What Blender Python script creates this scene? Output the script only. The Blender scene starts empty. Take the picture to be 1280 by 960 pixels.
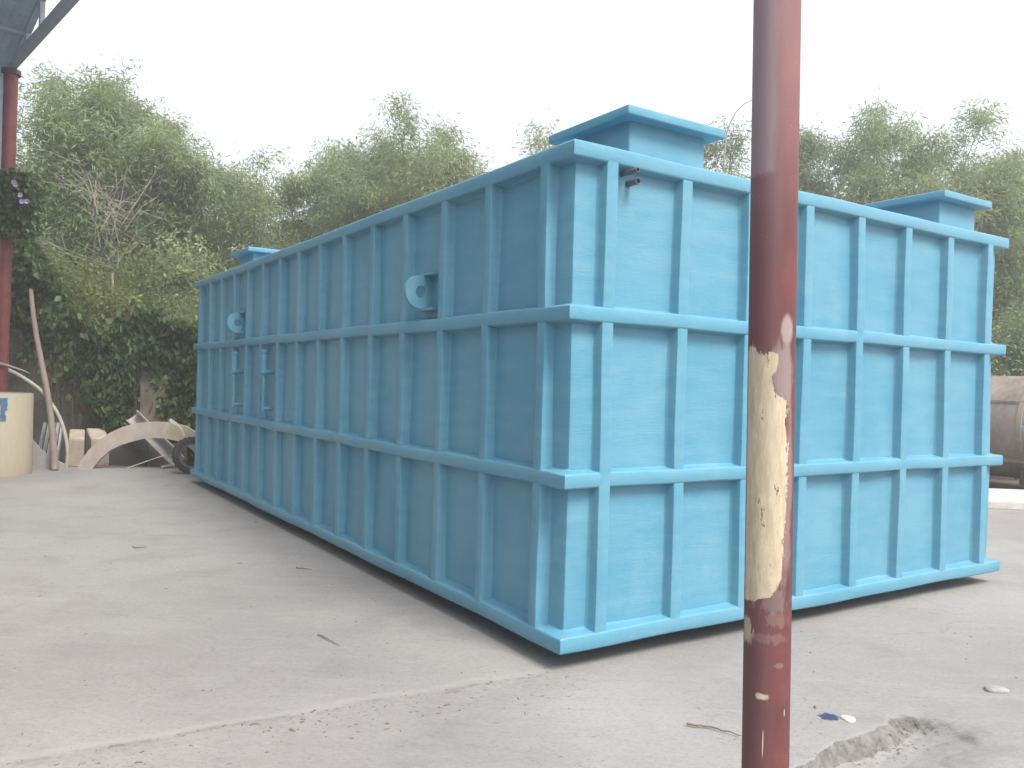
import bpy, bmesh, math, random
import numpy as np
from mathutils import Vector, Matrix
rng = np.random.default_rng(7); random.seed(7)
scene = bpy.context.scene
col = scene.collection
PI = math.pi
# ------------------------------------------------------------------ camera model
F = 1041.15; PITCH = -0.0015; ROLL = 0.02816; CH = 1.68
def ray(u, v):
    a, b = (u-640)/F, -(v-480)/F
    c, s = math.cos(ROLL), math.sin(ROLL); x = a*c-b*s; z = a*s+b*c
    c, s = math.cos(PITCH), math.sin(PITCH)
    return Vector((x, c-z*s, s+z*c))
def at(u, v, y):                      # a point of the place at distance y in front of the viewer
    r = ray(u, v); return Vector((0, 0, CH))+r*(y/r.y)
def on_ground(u, v, z=0):
    r = ray(u, v); return Vector((0, 0, CH))+r*((z-CH)/r.z)
cd = bpy.data.cameras.new('camera'); cam = bpy.data.objects.new('camera', cd); col.objects.link(cam)
fw = ray(640, 480).normalized(); rt = (ray(700, 480)-ray(640, 480)).normalized(); up = rt.cross(fw)
M = Matrix((rt, up, -fw)).transposed().to_4x4(); M.translation = (0, 0, CH); cam.matrix_world = M
cd.sensor_width = 36; cd.lens = F/1280*36; cd.clip_start = .05; cd.clip_end = 2000
scene.camera = cam
# ------------------------------------------------------------------ node helpers
class NT:
    def __init__(s, name):
        s.m = bpy.data.materials.new(name); s.m.use_nodes = True; s.t = s.m.node_tree; s.t.nodes.clear()
        s.out = s.t.nodes.new('ShaderNodeOutputMaterial')
    def n(s, typ, ins=None, out=0, **props):
        nd = s.t.nodes.new('ShaderNode'+typ)
        for k, v in props.items(): setattr(nd, k, v)
        for k, v in (ins or {}).items():
            if hasattr(v, 'is_output'): s.t.links.new(v, nd.inputs[k])
            else:
                i = nd.inputs[k]
                if i.type == 'RGBA' and len(v) == 3: v = (*v, 1)
                i.default_value = v
        return nd.outputs[out]
    def math(s, op, a, b=0.0, c=0.0): return s.n('Math', {0: a, 1: b, 2: c}, operation=op)
    def mul(s, a, b): return s.math('MULTIPLY', a, b)
    def add(s, a, b): return s.math('ADD', a, b)
    def step(s, v, lo, hi, a=0.0, b=1.0):
        return s.n('MapRange', {0: v, 1: lo, 2: hi, 3: a, 4: b}, interpolation_type='SMOOTHSTEP')
    def mix(s, f, a, b, blend='MIX'):
        nd = s.t.nodes.new('ShaderNodeMix'); nd.data_type = 'RGBA'; nd.blend_type = blend
        for i, v in ((0, f), (6, a), (7, b)):
            if hasattr(v, 'is_output'): s.t.links.new(v, nd.inputs[i])
            else: nd.inputs[i].default_value = (*v, 1) if isinstance(v, tuple) and len(v) == 3 else v
        return nd.outputs[2]
    def obj(s): return s.n('TexCoord', out=3)
    def map(s, v, sc=(1, 1, 1), rot=(0, 0, 0), loc=(0, 0, 0)):
        return s.n('Mapping', {'Vector': v, 'Scale': sc, 'Rotation': rot, 'Location': loc})
    def noise(s, v, scale, detail=4, rough=.55, dist=0.0):
        return s.n('TexNoise', {'Vector': v, 'Scale': scale, 'Detail': detail, 'Roughness': rough, 'Distortion': dist})
    def bump(s, h, strength=.3, dist=.01): return s.n('Bump', {'Height': h, 'Strength': strength, 'Distance': dist})
    def pbr(s, colr, rough=.6, normal=None, metal=0.0, spec=.5, extra=None):
        ins = {'Base Color': colr, 'Roughness': rough, 'Metallic': metal, 'Specular IOR Level': spec}
        if normal is not None: ins['Normal'] = normal
        ins.update(extra or {})
        sh = s.n('BsdfPrincipled', ins); s.t.links.new(sh, s.out.inputs[0]); return s.m
def simple(name, c, rough=.6, var=.25, scale=3.0, spec=.4, metal=0.0, bump=.15, stretch=(1, 1, 1)):
    t = NT(name); o = t.map(t.obj(), stretch)
    n1 = t.noise(o, scale, 5, .6); n2 = t.noise(o, scale*9, 4, .6)
    f = t.add(t.mul(n1, .65), t.mul(n2, .35))
    lo = tuple(x*(1-var) for x in c); hi = tuple(min(1, x*(1+var)) for x in c)
    return t.pbr(t.mix(t.step(f, .3, .7), lo, hi), rough, t.bump(n2, bump, .01), metal, spec)
# ------------------------------------------------------------------ object helpers
def link(name, me, mat=None, parent=None, smooth=False):
    o = bpy.data.objects.new(name, me); col.objects.link(o)
    if mat: me.materials.append(mat)
    if parent: o.parent = parent
    if smooth:
        me.polygons.foreach_set('use_smooth', [True]*len(me.polygons))
    return o
def obj(name, bm, mat=None, parent=None, smooth=False, auto=None):
    bmesh.ops.recalc_face_normals(bm, faces=bm.faces[:])
    me = bpy.data.meshes.new(name); bm.to_mesh(me); bm.free()
    o = link(name, me, mat, parent, smooth)
    if auto: me.set_sharp_from_angle(angle=math.radians(auto))
    return o
def tag(o, label=None, cat=None, group=None, kind=None):
    for k, v in (('label', label), ('category', cat), ('group', group), ('kind', kind)):
        if v: o[k] = v
    return o
def thing(name, loc, label, cat, group=None, rz=0.0):
    o = bpy.data.objects.new(name, None); col.objects.link(o); o.location = loc; o.rotation_euler = (0, 0, rz)
    o.empty_display_size = .2
    return tag(o, label, cat, group)
def quads(name, V, Fq, mat=None, parent=None, smooth=False):
    me = bpy.data.meshes.new(name); V = np.asarray(V, np.float32); Fq = np.asarray(Fq, np.int32); k = Fq.shape[1]
    me.vertices.add(len(V)); me.vertices.foreach_set('co', V.ravel())
    me.loops.add(Fq.size); me.loops.foreach_set('vertex_index', Fq.ravel())
    me.polygons.add(len(Fq)); me.polygons.foreach_set('loop_start', np.arange(0, Fq.size, k, dtype=np.int32))
    me.update(calc_edges=True); me.validate()
    return link(name, me, mat, parent, smooth)
def add_box(bm, lo, hi, bev=0.0, seg=2):
    r = bmesh.ops.create_cube(bm, size=1); vs = r['verts']
    for v in vs:
        v.co = Vector(lo[i]+(v.co[i]+.5)*(hi[i]-lo[i]) for i in range(3))
    if bev:
        es = list({e for v in vs for e in v.link_edges})
        bmesh.ops.bevel(bm, geom=es, offset=bev, segments=seg, affect='EDGES', profile=.5)
def add_tube(bm, pts, rad, seg=10, cap=True):
    pts = [Vector(p) for p in pts]; n = len(pts)
    rad = rad if hasattr(rad, '__len__') else [rad]*n
    rings = []; ref = None
    for i, p in enumerate(pts):
        d = (pts[min(i+1, n-1)]-pts[max(i-1, 0)]).normalized()
        if ref is None: ref = d.orthogonal().normalized()
        ref = (ref-d*ref.dot(d)).normalized(); b = d.cross(ref)
        rings.append([bm.verts.new(p+(ref*math.cos(2*PI*k/seg)+b*math.sin(2*PI*k/seg))*rad[i]) for k in range(seg)])
    for a, b in zip(rings, rings[1:]):
        for k in range(seg): bm.faces.new((a[k], a[(k+1) % seg], b[(k+1) % seg], b[k]))
    if cap: bm.faces.new(rings[0][::-1]); bm.faces.new(rings[-1])
def add_prism(bm, loop, off):           # loop of points, extruded by vector off
    a = [bm.verts.new(p) for p in loop]; b = [bm.verts.new(Vector(p)+off) for p in loop]; n = len(a)
    bm.faces.new(a); bm.faces.new(b[::-1])
    for i in range(n): bm.faces.new((a[i], b[i], b[(i+1) % n], a[(i+1) % n]))
def extrude_profile(bm, prof, path_fn, n, closed=True):   # prof: 2-D points; path_fn(t, x, y) -> point
    rings = [[bm.verts.new(path_fn(i/n, x, y)) for x, y in prof] for i in range(n+1)]
    k = len(prof)
    for a, b in zip(rings, rings[1:]):
        for j in range(k if closed else k-1): bm.faces.new((a[j], a[(j+1) % k], b[(j+1) % k], b[j]))
    bm.faces.new(rings[0]); bm.faces.new(rings[-1][::-1])
# ------------------------------------------------------------------ materials
def m_tank():
    t = NT('blue_gelcoat'); o = t.obj()
    big = t.noise(o, .9, 3, .5); mid = t.noise(t.map(o, (1, 1, 5)), 2.2, 4, .6)
    weave = t.noise(t.map(o, (1, 1, 14)), 9, 3, .6); fine = t.noise(o, 160, 3, .7)
    f = t.add(t.mul(big, .5), t.mul(mid, .5))
    c = t.mix(t.step(f, .35, .65), TANK_A, TANK_B)
    dust = t.step(t.noise(t.map(o, (1, 1, .6)), 2.6, 6, .7), .48, .72)
    c = t.mix(t.mul(dust, .09), c, (.42, .55, .6))
    fleck = t.step(t.noise(o, 70, 2, .6), .74, .78)
    c = t.mix(t.mul(fleck, .15), c, (.02, .12, .25))
    h = t.add(t.add(t.mul(weave, .55), t.mul(fine, .12)), t.mul(t.noise(o, 24, 3, .6), .4))
    return t.pbr(c, t.step(t.add(t.mul(mid, .5), t.mul(dust, .5)), .2, .7, .38, .58), t.bump(h, .25, .012), 0, .36)
TANK_A = (.086, .274, .394); TANK_B = (.126, .314, .424)
def m_ground():
    t = NT('yard_concrete'); o = t.obj()
    big = t.noise(o, .33, 5, .6); med = t.noise(o, 1.7, 6, .65, .4); fine = t.noise(o, 38, 5, .7); grit = t.noise(o, 240, 2, .6)
    streak = t.noise(t.map(o, (.6, 7, 1), (0, 0, .45)), 1.4, 5, .65, .6)
    c = t.mix(t.step(big, .34, .66), (0.240, 0.234, 0.231), (0.308, 0.303, 0.299))
    c = t.mix(t.mul(t.step(med, .48, .72), .42), c, (0.189, 0.185, 0.183))
    c = t.mix(t.mul(t.step(streak, .52, .76), .38), c, (0.327, 0.321, 0.316))
    c = t.mix(t.mul(t.step(streak, .46, .24), .3), c, (0.193, 0.188, 0.186))
    c = t.mix(t.mul(t.step(fine, .5, .72), .28), c, (0.171, 0.166, 0.163))
    swirl = t.noise(t.map(o, (1, 2.6, 1), (0, 0, .35)), 6.5, 6, .7, 1.2)
    c = t.mix(t.mul(t.step(swirl, .5, .72), .3), c, (0.335, 0.329, 0.324)); c = t.mix(t.mul(t.step(swirl, .46, .26), .3), c, (0.182, 0.178, 0.175))
    f35 = t.noise(t.map(o, (1, 1.7, 1), (0, 0, .4)), 30, 6, .8, .5); c = t.mix(t.mul(t.step(f35, .52, .66), .4), c, (0.145, 0.143, 0.139)); c = t.mix(t.mul(t.step(f35, .47, .33), .35), c, (0.363, 0.358, 0.353))
    gr = t.noise(t.map(o, (1, 1.5, 1)), 105, 3, .65); c = t.mix(t.mul(t.step(gr, .6, .72), .45), c, (0.109, 0.106, 0.104)); c = t.mix(t.mul(t.step(gr, .4, .28), .35), c, (0.378, 0.373, 0.368))
    # construction joint running to the near corner of the tank, rough strip in front of it
    sx = t.n('SeparateXYZ', {0: o}, 0); sy = t.n('SeparateXYZ', {0: o}, 1)
    wob = t.mul(t.add(t.noise(o, 2.1, 5, .65), -.5), .22)
    d = t.add(t.add(t.add(t.mul(sx, -.488), t.mul(sy, .8727)), -4.10), wob)     # >0 behind the joint
    line = t.mul(t.step(t.math('ABSOLUTE', d), .0, .03, 1, 0), t.step(sx, .2, .7, 1, 0))
    crest = t.mul(t.step(t.math('ABSOLUTE', t.add(d, -.06)), .0, .06, 1, 0), t.step(sx, .2, .8, 1, 0))
    front = t.mul(t.step(d, -.5, -.02, 0, 1), t.mul(t.step(d, -.02, .03, 1, 0), t.step(sx, .4, 1.1, 1, 0)))
    crumb = t.step(t.noise(o, 26, 5, .75), .5, .62)
    c = t.mix(t.mul(crest, .5), c, (0.335, 0.329, 0.320))
    c = t.mix(t.mul(t.mul(front, crumb), .3), c, (0.145, 0.143, 0.141))
    c = t.mix(t.mul(t.mul(line, t.step(t.noise(o, 5, 4, .6), .42, .56)), .35), c, (0.109, 0.106, 0.104))
    # dark specks and chips
    for sc, thr, dens, k in ((9, .10, .55, .75), (26, .15, .5, .65), (3.1, .04, .4, .7), (55, .2, .55, .5)):
        vo = t.t.nodes.new('ShaderNodeTexVoronoi'); vo.inputs['Scale'].default_value = sc
        w = t.n('VectorMath', {0: o, 1: t.n('VectorMath', {0: t.n('TexNoise', {'Vector': o, 'Scale': sc*2.2, 'Detail': 3.0}, 1), 1: (.5/sc, .5/sc, 0)}, operation='MULTIPLY')}, operation='ADD')
        t.t.links.new(t.map(w, (1, 1.8, 1), (0, 0, .5)), vo.inputs['Vector'])
        m = t.mul(t.step(vo.outputs[0], thr*.6, thr, 1, 0), t.step(t.n('SeparateColor', {0: vo.outputs[1]}, 0), dens, dens+.02))
        m = t.mul(m, t.step(t.noise(o, .8, 3, .6), .4, .6, .25, 1))
        c = t.mix(t.mul(m, k), c, (0.065, 0.062, 0.060))
    # hairline cracks
    vo = t.t.nodes.new('ShaderNodeTexVoronoi'); vo.feature = 'DISTANCE_TO_EDGE'; vo.inputs['Scale'].default_value = .42
    w = t.n('VectorMath', {0: o, 1: t.n('VectorMath', {0: t.n('TexNoise', {'Vector': o, 'Scale': 2.5, 'Detail': 6.0, 'Roughness': .7}, 1), 1: (.5, .5, 0)}, operation='MULTIPLY')}, operation='ADD')
    t.t.links.new(w, vo.inputs['Vector'])
    cr = t.mul(t.step(vo.outputs[0], .0, .0035, 1, 0), t.step(t.noise(o, .5, 3, .5), .5, .58))
    c = t.mix(t.mul(cr, .22), c, (0.073, 0.070, 0.067))
    # the raw broken faces of the ledge are darker aggregate
    nz = t.n('SeparateXYZ', {0: t.n('NewGeometry', out=1)}, 2)
    raw = t.step(t.add(nz, t.mul(t.add(fine, -.5), .1)), .86, .975, 1, 0)
    c = t.mix(t.mul(raw, .8), c, t.mix(t.step(t.add(t.mul(t.noise(o, 11, 4, .7), .6), t.mul(fine, .4)), .36, .62), (0.033, 0.031, 0.029), (0.182, 0.179, 0.175)))
    # spilt blue paint
    p = on_ground(1036, 896)
    ds = t.n('VectorMath', {0: t.map(o, (1, 1, 0), (0, 0, 0), (-p.x, -p.y, 0))}, 1, operation='LENGTH')
    sp = t.step(t.add(ds, t.mul(t.noise(o, 32, 4, .7), .085)), .088, .096, 1, 0)
    c = t.mix(sp, c, (.035, .06, .12))
    h = t.add(t.add(t.mul(fine, .5), t.mul(grit, .15)), t.mul(med, .8))
    return t.pbr(c, .88, t.bump(h, .35, .012), 0, .25)
def m_leaf(name, a, b, tr=.42, dead=.0):
    t = NT(name); r = t.n('NewGeometry', out=8)
    ramp = t.mix(r, a, b)
    lum = t.noise(t.obj(), .75, 3, .6)
    ramp = t.mix(t.step(lum, .42, .62, .55, 0), ramp, tuple(x*.62 for x in a))
    if dead: ramp = t.mix(t.step(t.math('FRACT', t.mul(r, 17.3)), 1-dead, 1-dead+.01), ramp, (.16, .12, .06))
    d = t.n('BsdfPrincipled', {'Base Color': ramp, 'Roughness': .55, 'Specular IOR Level': .35})
    tl = t.n('BsdfTranslucent', {'Color': t.mix(.5, ramp, (.42, .50, .26))})
    t.t.links.new(t.n('MixShader', {0: tr, 1: d, 2: tl}), t.out.inputs[0]); return t.m
TANK = m_tank(); GROUND = m_ground()
EARTH = simple('leaf_litter_earth', (.10, .085, .055), .95, .4, 1.2)
STEM = simple('bamboo_stem', (.16, .15, .085), .6, .4, 2, stretch=(1, 1, .2))
TWIG = simple('dead_twig', (.30, .27, .24), .85, .3, 8)
VINE = simple('dry_vine', (.16, .125, .09), .95, .4, 6)
CREAM = simple('cream_fibreglass', (.42, .375, .285), .65, .12, 2.5, stretch=(1, 1, .25))
GREYSH = simple('grey_fibreglass_sheet', (.36, .36, .36), .6, .15, 3)
BLOCK = simple('block_concrete', (.40, .35, .29), .9, .2, 5)
DARK = simple('dark_board', (.07, .07, .065), .8, .35, 3)
STEEL = simple('dull_steel', (.42, .44, .47), .45, .2, 8, metal=.5)
RUBBER = simple('tyre_rubber', (.06, .06, .06), .75, .4, 12, .3)
BLUEP = simple('blue_spray_paint', (.07, .17, .30), .7, .25, 14)
BBLUE = simple('light_blue_paint', (.16, .42, .58), .6, .25, 14)
WHITEP = simple('white_plastic', (.72, .71, .68), .5, .08, 6)
STONE = simple('pale_stone', (.50, .47, .43), .9, .2, 20)
PVC = simple('grey_pvc', (.12, .125, .14), .45, .2, 15)
HOLE = simple('dark_bore', (.02, .018, .018), .9, .2, 8)
ROOFM = simple('roof_sheet_underside', (.27, .33, .37), .55, .2, 1.5, stretch=(1, 1, 1))
FRAMEM = simple('grey_painted_frame', (.33, .37, .42), .5, .12, 3)
PANEL = simple('pale_blue_sheet', (.55, .64, .68), .5, .1, 2)
RUST = simple('weathered_tank_shell', (.24, .205, .18), .75, .35, 1.6, .3, stretch=(1, 1, .5))
PLINTH = simple('plinth_concrete', (.50, .48, .45), .9, .2, 4)
WALLM = simple('old_vine_wall', (.11, .095, .075), .95, .5, 2.2, bump=.6)
COLM = simple('weathered_column', (.15, .135, .11), .95, .35, 3, bump=.4)
REDF = simple('red_oxide_paint', (.20, .055, .052), .5, .22, 5)
WOOD = simple('weathered_bamboo', (.24, .19, .165), .75, .25, 5, stretch=(1, 1, .15))
LEAFS = [m_leaf('bamboo_leaf_green', (.17, .26, .11), (.36, .46, .23)),
         m_leaf('bamboo_leaf_olive', (.22, .28, .125), (.40, .47, .25)),
         m_leaf('bamboo_leaf_dark', (.13, .21, .11), (.27, .36, .20))]
YLEAF = m_leaf('yellow_green_leaf', (.12, .155, .045), (.25, .28, .095), .4)
IVYM = m_leaf('ivy_leaf', (.04, .095, .035), (.19, .27, .12), .15, .02)
# ------------------------------------------------------------------ ground
def axis(lo, d0, d1, hi, fine, grow=1.16):
    a = list(np.arange(d0, d1, fine)); s = fine; x = a[-1]
    while x < hi: s *= grow; x += s; a.append(x)
    s = fine; x = a[0]; b = []
    while x > lo: s *= grow; x -= s; b.append(x)
    return np.array(b[::-1]+a)
def vnoise(X, Y, f, seed=0):
    r = np.random.default_rng(seed); G = r.random((64, 64))
    x = X*f; y = Y*f; xi = np.floor(x).astype(int); yi = np.floor(y).astype(int); u = x-xi; v = y-yi
    u = u*u*(3-2*u); v = v*v*(3-2*v); g = lambda a, b: G[a % 64, b % 64]
    return (g(xi, yi)*(1-u)*(1-v)+g(xi+1, yi)*u*(1-v)+g(xi, yi+1)*(1-u)*v+g(xi+1, yi+1)*u*v)-.5
def sstep(x, a, b):
    t = np.clip((x-a)/(b-a), 0, 1); return t*t*(3-2*t)
def ground_h(X, Y):
    e1, e2 = np.array([1.334, 3.706]), np.array([2.05, 4.36])
    T = (e2-e1)/np.linalg.norm(e2-e1); Nn = np.array([T[1], -T[0]])       # Nn points to the low side
    s = (X-e1[0])*T[0]+(Y-e1[1])*T[1]; d = (X-e1[0])*Nn[0]+(Y-e1[1])*Nn[1]
    d = d+.03*vnoise(X, Y, 9, 1)+.05*vnoise(X, Y, 3.1, 2)+.03*vnoise(X, Y, 21, 3)+.014*vnoise(X, Y, 47, 8)
    L = np.linalg.norm(e2-e1); w = .03+.10*sstep(s, .25, L)
    end = 1-sstep(s+.12*vnoise(X, Y, 8, 9), L-.02, L+.24)
    drop = sstep(d, -.006, w)*end*(.078-.078*sstep(d, .12, .6))
    drop = drop+.016*vnoise(X, Y, 26, 10)*sstep(d, 0, .03)*(1-sstep(d, w, w+.12))*end
    bank = 0.0*d
    near = np.exp(-((X-1)/5)**2-((Y-4)/5)**2)
    und = (.012*vnoise(X, Y, .9, 5)+.004*vnoise(X, Y, 5, 6))*near
    # the slab falls slightly towards the middle of the tank's end wall
    return -drop+und
xs = axis(-14, .6, 2.9, 26, .016); ys = axis(-8, 3.1, 5.0, 15.2, .016)
ys = ys[ys < 15.3]
X, Y = np.meshgrid(xs, ys); Z = ground_h(X, Y)
nx, ny = len(xs), len(ys); I = np.arange(nx*ny).reshape(ny, nx)
Fq = np.stack([I[:-1, :-1], I[:-1, 1:], I[1:, 1:], I[1:, :-1]], -1).reshape(-1, 4)
yard = quads('yard', np.stack([X, Y, Z], -1).reshape(-1, 3), Fq, GROUND, None, True); tag(yard, kind='structure')
bm = bmesh.new(); R0 = 150
bmesh.ops.create_grid(bm, x_segments=40, y_segments=40, size=R0)
for v in bm.verts: v.co.z = -.16
earth = obj('ground', bm, EARTH); tag(earth, kind='structure')
# ------------------------------------------------------------------ the blue tank
YAW = .9938; ZB = .1065; TL = 9.704; TW = 4.9156; TH = 3.0; PR = .076
tank = thing('storage_tank', (.322, 4.8254, ZB), 'huge sky blue ribbed fibreglass tank standing on the concrete yard', 'tank', None, PI/2-YAW)
# local axes: +x along the short end wall (to the right), +y along the long side (to the back left)
bm = bmesh.new()
add_box(bm, (PR, PR, .02), (TW-PR, TL-PR, TH-.02), .018, 2)
bmesh.ops.subdivide_edges(bm, edges=[e for e in bm.edges if e.calc_length() > 1], cuts=30, use_grid_fill=True)
for v in bm.verts:
    v.co.x += .006*math.sin(v.co.z*2.1+v.co.y*1.7); v.co.y += .005*math.sin(v.co.x*4.4+v.co.z*2.6)
obj('wall', bm, TANK, tank, True, 35)
def rib_profile(w, p):               # half-round cornered rib with a filleted foot, x across, y outwards
    r = []
    for x, y in ((-w/2-.028, -.012), (-w/2-.012, .002), (-w/2-.003, .018), (-w/2, p-.012), (-w/2+.004, p-.003), (-w/2+.012, p)): r.append((x, y))
    return r+[(-x, y) for x, y in r[::-1]]
def jit(k, z): return .0035*math.sin(k*7.3+z*2.3)+.0022*math.sin(k*3.1+z*5.9)
RW = .0916; dR = (TW-2*.257-RW)/7; dL = (TL-2*.2634-RW)/14
for i in range(8):
    bm = bmesh.new(); x0 = .257+RW/2+dR*i+random.uniform(-.006, .006)
    extrude_profile(bm, rib_profile(RW, PR-.004), lambda t, x, y, x0=x0, i=i: (x0+x+jit(i, t*3), PR-y+jit(i+40, t*3)*.5, .04+t*(TH-.08)), 26)
    obj('rib', bm, TANK, tank, True, 40)
for i in range(15):
    bm = bmesh.new(); y0 = .2634+RW/2+dL*i+random.uniform(-.008, .008)
    extrude_profile(bm, rib_profile(RW, PR-.004), lambda t, x, y, y0=y0, i=i: (PR-y+jit(i+60, t*3)*.5, y0+x+jit(i+20, t*3), .04+t*(TH-.08)), 26)
    obj('rib', bm, TANK, tank, True, 40)
def flange(z0, z1, k):               # a ring right round the tank
    bm = bmesh.new(); h = z1-z0
    prof = [(PR+.012, z0-.03), (PR+.002, z0-.014), (PR-.02, z0-.004), (.014, z0), (.004, z0+.004), (0, z0+.014), (0, z1-.014), (.004, z1-.004), (.014, z1), (PR-.02, z1+.004), (PR+.002, z1+.014), (PR+.012, z1+.03)]
    if k == 3: prof = prof[:9]+[(PR+.02, z1)]
    if k == 0: prof = [(PR+.02, z0)]+prof[3:]
    path = []
    def side(a, b, n):
        for j in range(n): path.append((a[0]+(b[0]-a[0])*j/n, a[1]+(b[1]-a[1])*j/n))
    side((0, 0), (1, 0), 36); side((1, 0), (1, 1), 60); side((1, 1), (0, 1), 36); side((0, 1), (0, 0), 60)
    rings = []
    for (u, v) in path:
        wob = jit(k+5, u*5+v*9)*.9
        ring = []
        for d, z in prof:
            x = d+u*(TW-2*d); y = d+v*(TL-2*d)
            if 0 < u < 1: y += wob*(1 if v < .5 else -1)*.6
            elif 0 < v < 1: x += wob*(1 if u < .5 else -1)*.6
            ring.append(bm.verts.new((x, y, z+wob)))
        rings.append(ring)
    n = len(rings)
    for a in range(n):
        A, B = rings[a], rings[(a+1) % n]
        for j in range(len(prof)-1): bm.faces.new((A[j], A[j+1], B[j+1], B[j]))
    obj('flange', bm, TANK, tank, True, 50)
for k, (a, b) in enumerate(((0, .1), (.957, 1.052), (1.945, 2.04), (2.9, 3.0))): flange(a, b, k)
def hatch(a0, a1, b0, b1, h):
    bm = bmesh.new(); o = .1
    add_box(bm, (a0+o, b0+o, TH-.06), (a1-o, b1-o, TH+h-.03), .012, 3)
    hb = obj('hatch', bm, TANK, tank, True, 35)
    bm = bmesh.new(); add_box(bm, (a0, b0, TH+h-.062), (a1, b1, TH+h), .01, 3)
    obj('lid', bm, TANK, hb, True, 35)
hatch(.53, 1.41, .15, 1.02, .35); hatch(4.12, 4.9, .15, .95, .35); hatch(.27, 1.15, 7.76, 8.7, .35)
bm = bmesh.new(); add_box(bm, (.05, .05, TH-.03), (TW-.05, TL-.05, TH-.006)); obj('roof', bm, TANK, tank)
# skids under the tank, set well back from its edges
for y in (1.2, 4.85, 8.5):
    bm = bmesh.new(); add_box(bm, (.75, y-.08, -ZB-.002), (TW-.75, y+.08, .005), .006); obj('skid', bm, DARK, tank)
# lifting lugs on the long side
def lug(y, z):
    bm = bmesh.new(); r = .13; out = []
    for k in range(21):
        a = PI/2+PI*k/20; out.append((-.02+r*math.cos(a), z+r*math.sin(a)))
    out += [(PR+.01, z-r), (PR+.01, z+r)]
    hole = [(-.02+.047*math.cos(2*PI*k/20), z+.047*math.sin(2*PI*k/20)) for k in range(20)]
    for th in (-.022, .022):
        vo = [bm.verts.new((x, y+th, zz)) for x, zz in out]; vh = [bm.verts.new((x, y+th, zz)) for x, zz in hole]
        eo = [bm.edges.new((vo[i], vo[(i+1) % len(vo)])) for i in range(len(vo))]; eh = [bm.edges.new((vh[i], vh[(i+1) % 20])) for i in range(20)]
        bmesh.ops.triangle_fill(bm, use_beauty=True, edges=eo+eh)
        if th < 0: v0, h0 = vo, vh
    for A, B in ((v0, vo), (h0, vh)):
        for i in range(len(A)): bm.faces.new((A[i], A[(i+1) % len(A)], B[(i+1) % len(A)], B[i]))
    o = obj('lifting_lug', bm, TANK, tank, False)
    bm = bmesh.new(); add_box(bm, (.0, y-.15, z+r-.006), (PR+.01, y+.1, z+r+.014), .004); obj('gusset', bm, TANK, o)
    bm = bmesh.new(); add_box(bm, (.0, y-.15, z-r-.014), (PR+.01, y+.1, z-r+.006), .004); obj('gusset', bm, TANK, o)
lug(.2634+dL*2+.33, 2.25); lug(.2634+dL*10+.36, 2.25)
# sight pipes on the long side
def sight_pipe(y):
    bm = bmesh.new(); xo = -.035
    add_tube(bm, [(xo, y, 1.16), (xo, y, 1.85)], .022, 12)
    o = obj('sight_pipe', bm, TANK, tank, True, 40)
    bm = bmesh.new(); add_tube(bm, [(xo, y, 1.60), (xo, y, 1.87)], .036, 14); add_tube(bm, [(xo, y, 1.63), (xo, y, 1.60)], .046, 14); add_tube(bm, [(xo, y, 1.84), (xo, y, 1.88)], .045, 14)
    for z in (1.62, ): add_tube(bm, [(xo, y, z), (PR+.01, y, z)], .03, 12)
    obj('pipe_fitting', bm, TANK, o, True, 40)
    bm = bmesh.new(); add_tube(bm, [(xo, y, 1.19), (PR+.01, y, 1.19)], .026, 12); obj('pipe_fitting', bm, TANK, o, True, 40)
sight_pipe(.2634+dL*8+.38); sight_pipe(.2634+dL*10+.38)
# two grey stub pipes under the top flange of the end wall
def stub(a, z, L, r):
    bm = bmesh.new(); seg = 16
    prof = [(PR+.01, r), (PR-L, r), (PR-L, r*.74), (PR-L+.06, r*.72)]
    rr = [[bm.verts.new((a+q*math.cos(2*PI*k/seg), y, z+q*math.sin(2*PI*k/seg))) for k in range(seg)] for y, q in prof]
    for A, B in zip(rr, rr[1:]):
        for k in range(seg): bm.faces.new((A[k], A[(k+1) % seg], B[(k+1) % seg], B[k]))
    o = obj('stub_pipe', bm, PVC, tank, True, 40)
    bm = bmesh.new(); add_tube(bm, [(a, PR-L+.062, z), (a, PR-L+.05, z)], r*.735, 16); obj('bore', bm, HOLE, o)
stub(.425, 2.872, .15, .015); stub(.475, 2.822, .10, .021)
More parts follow.
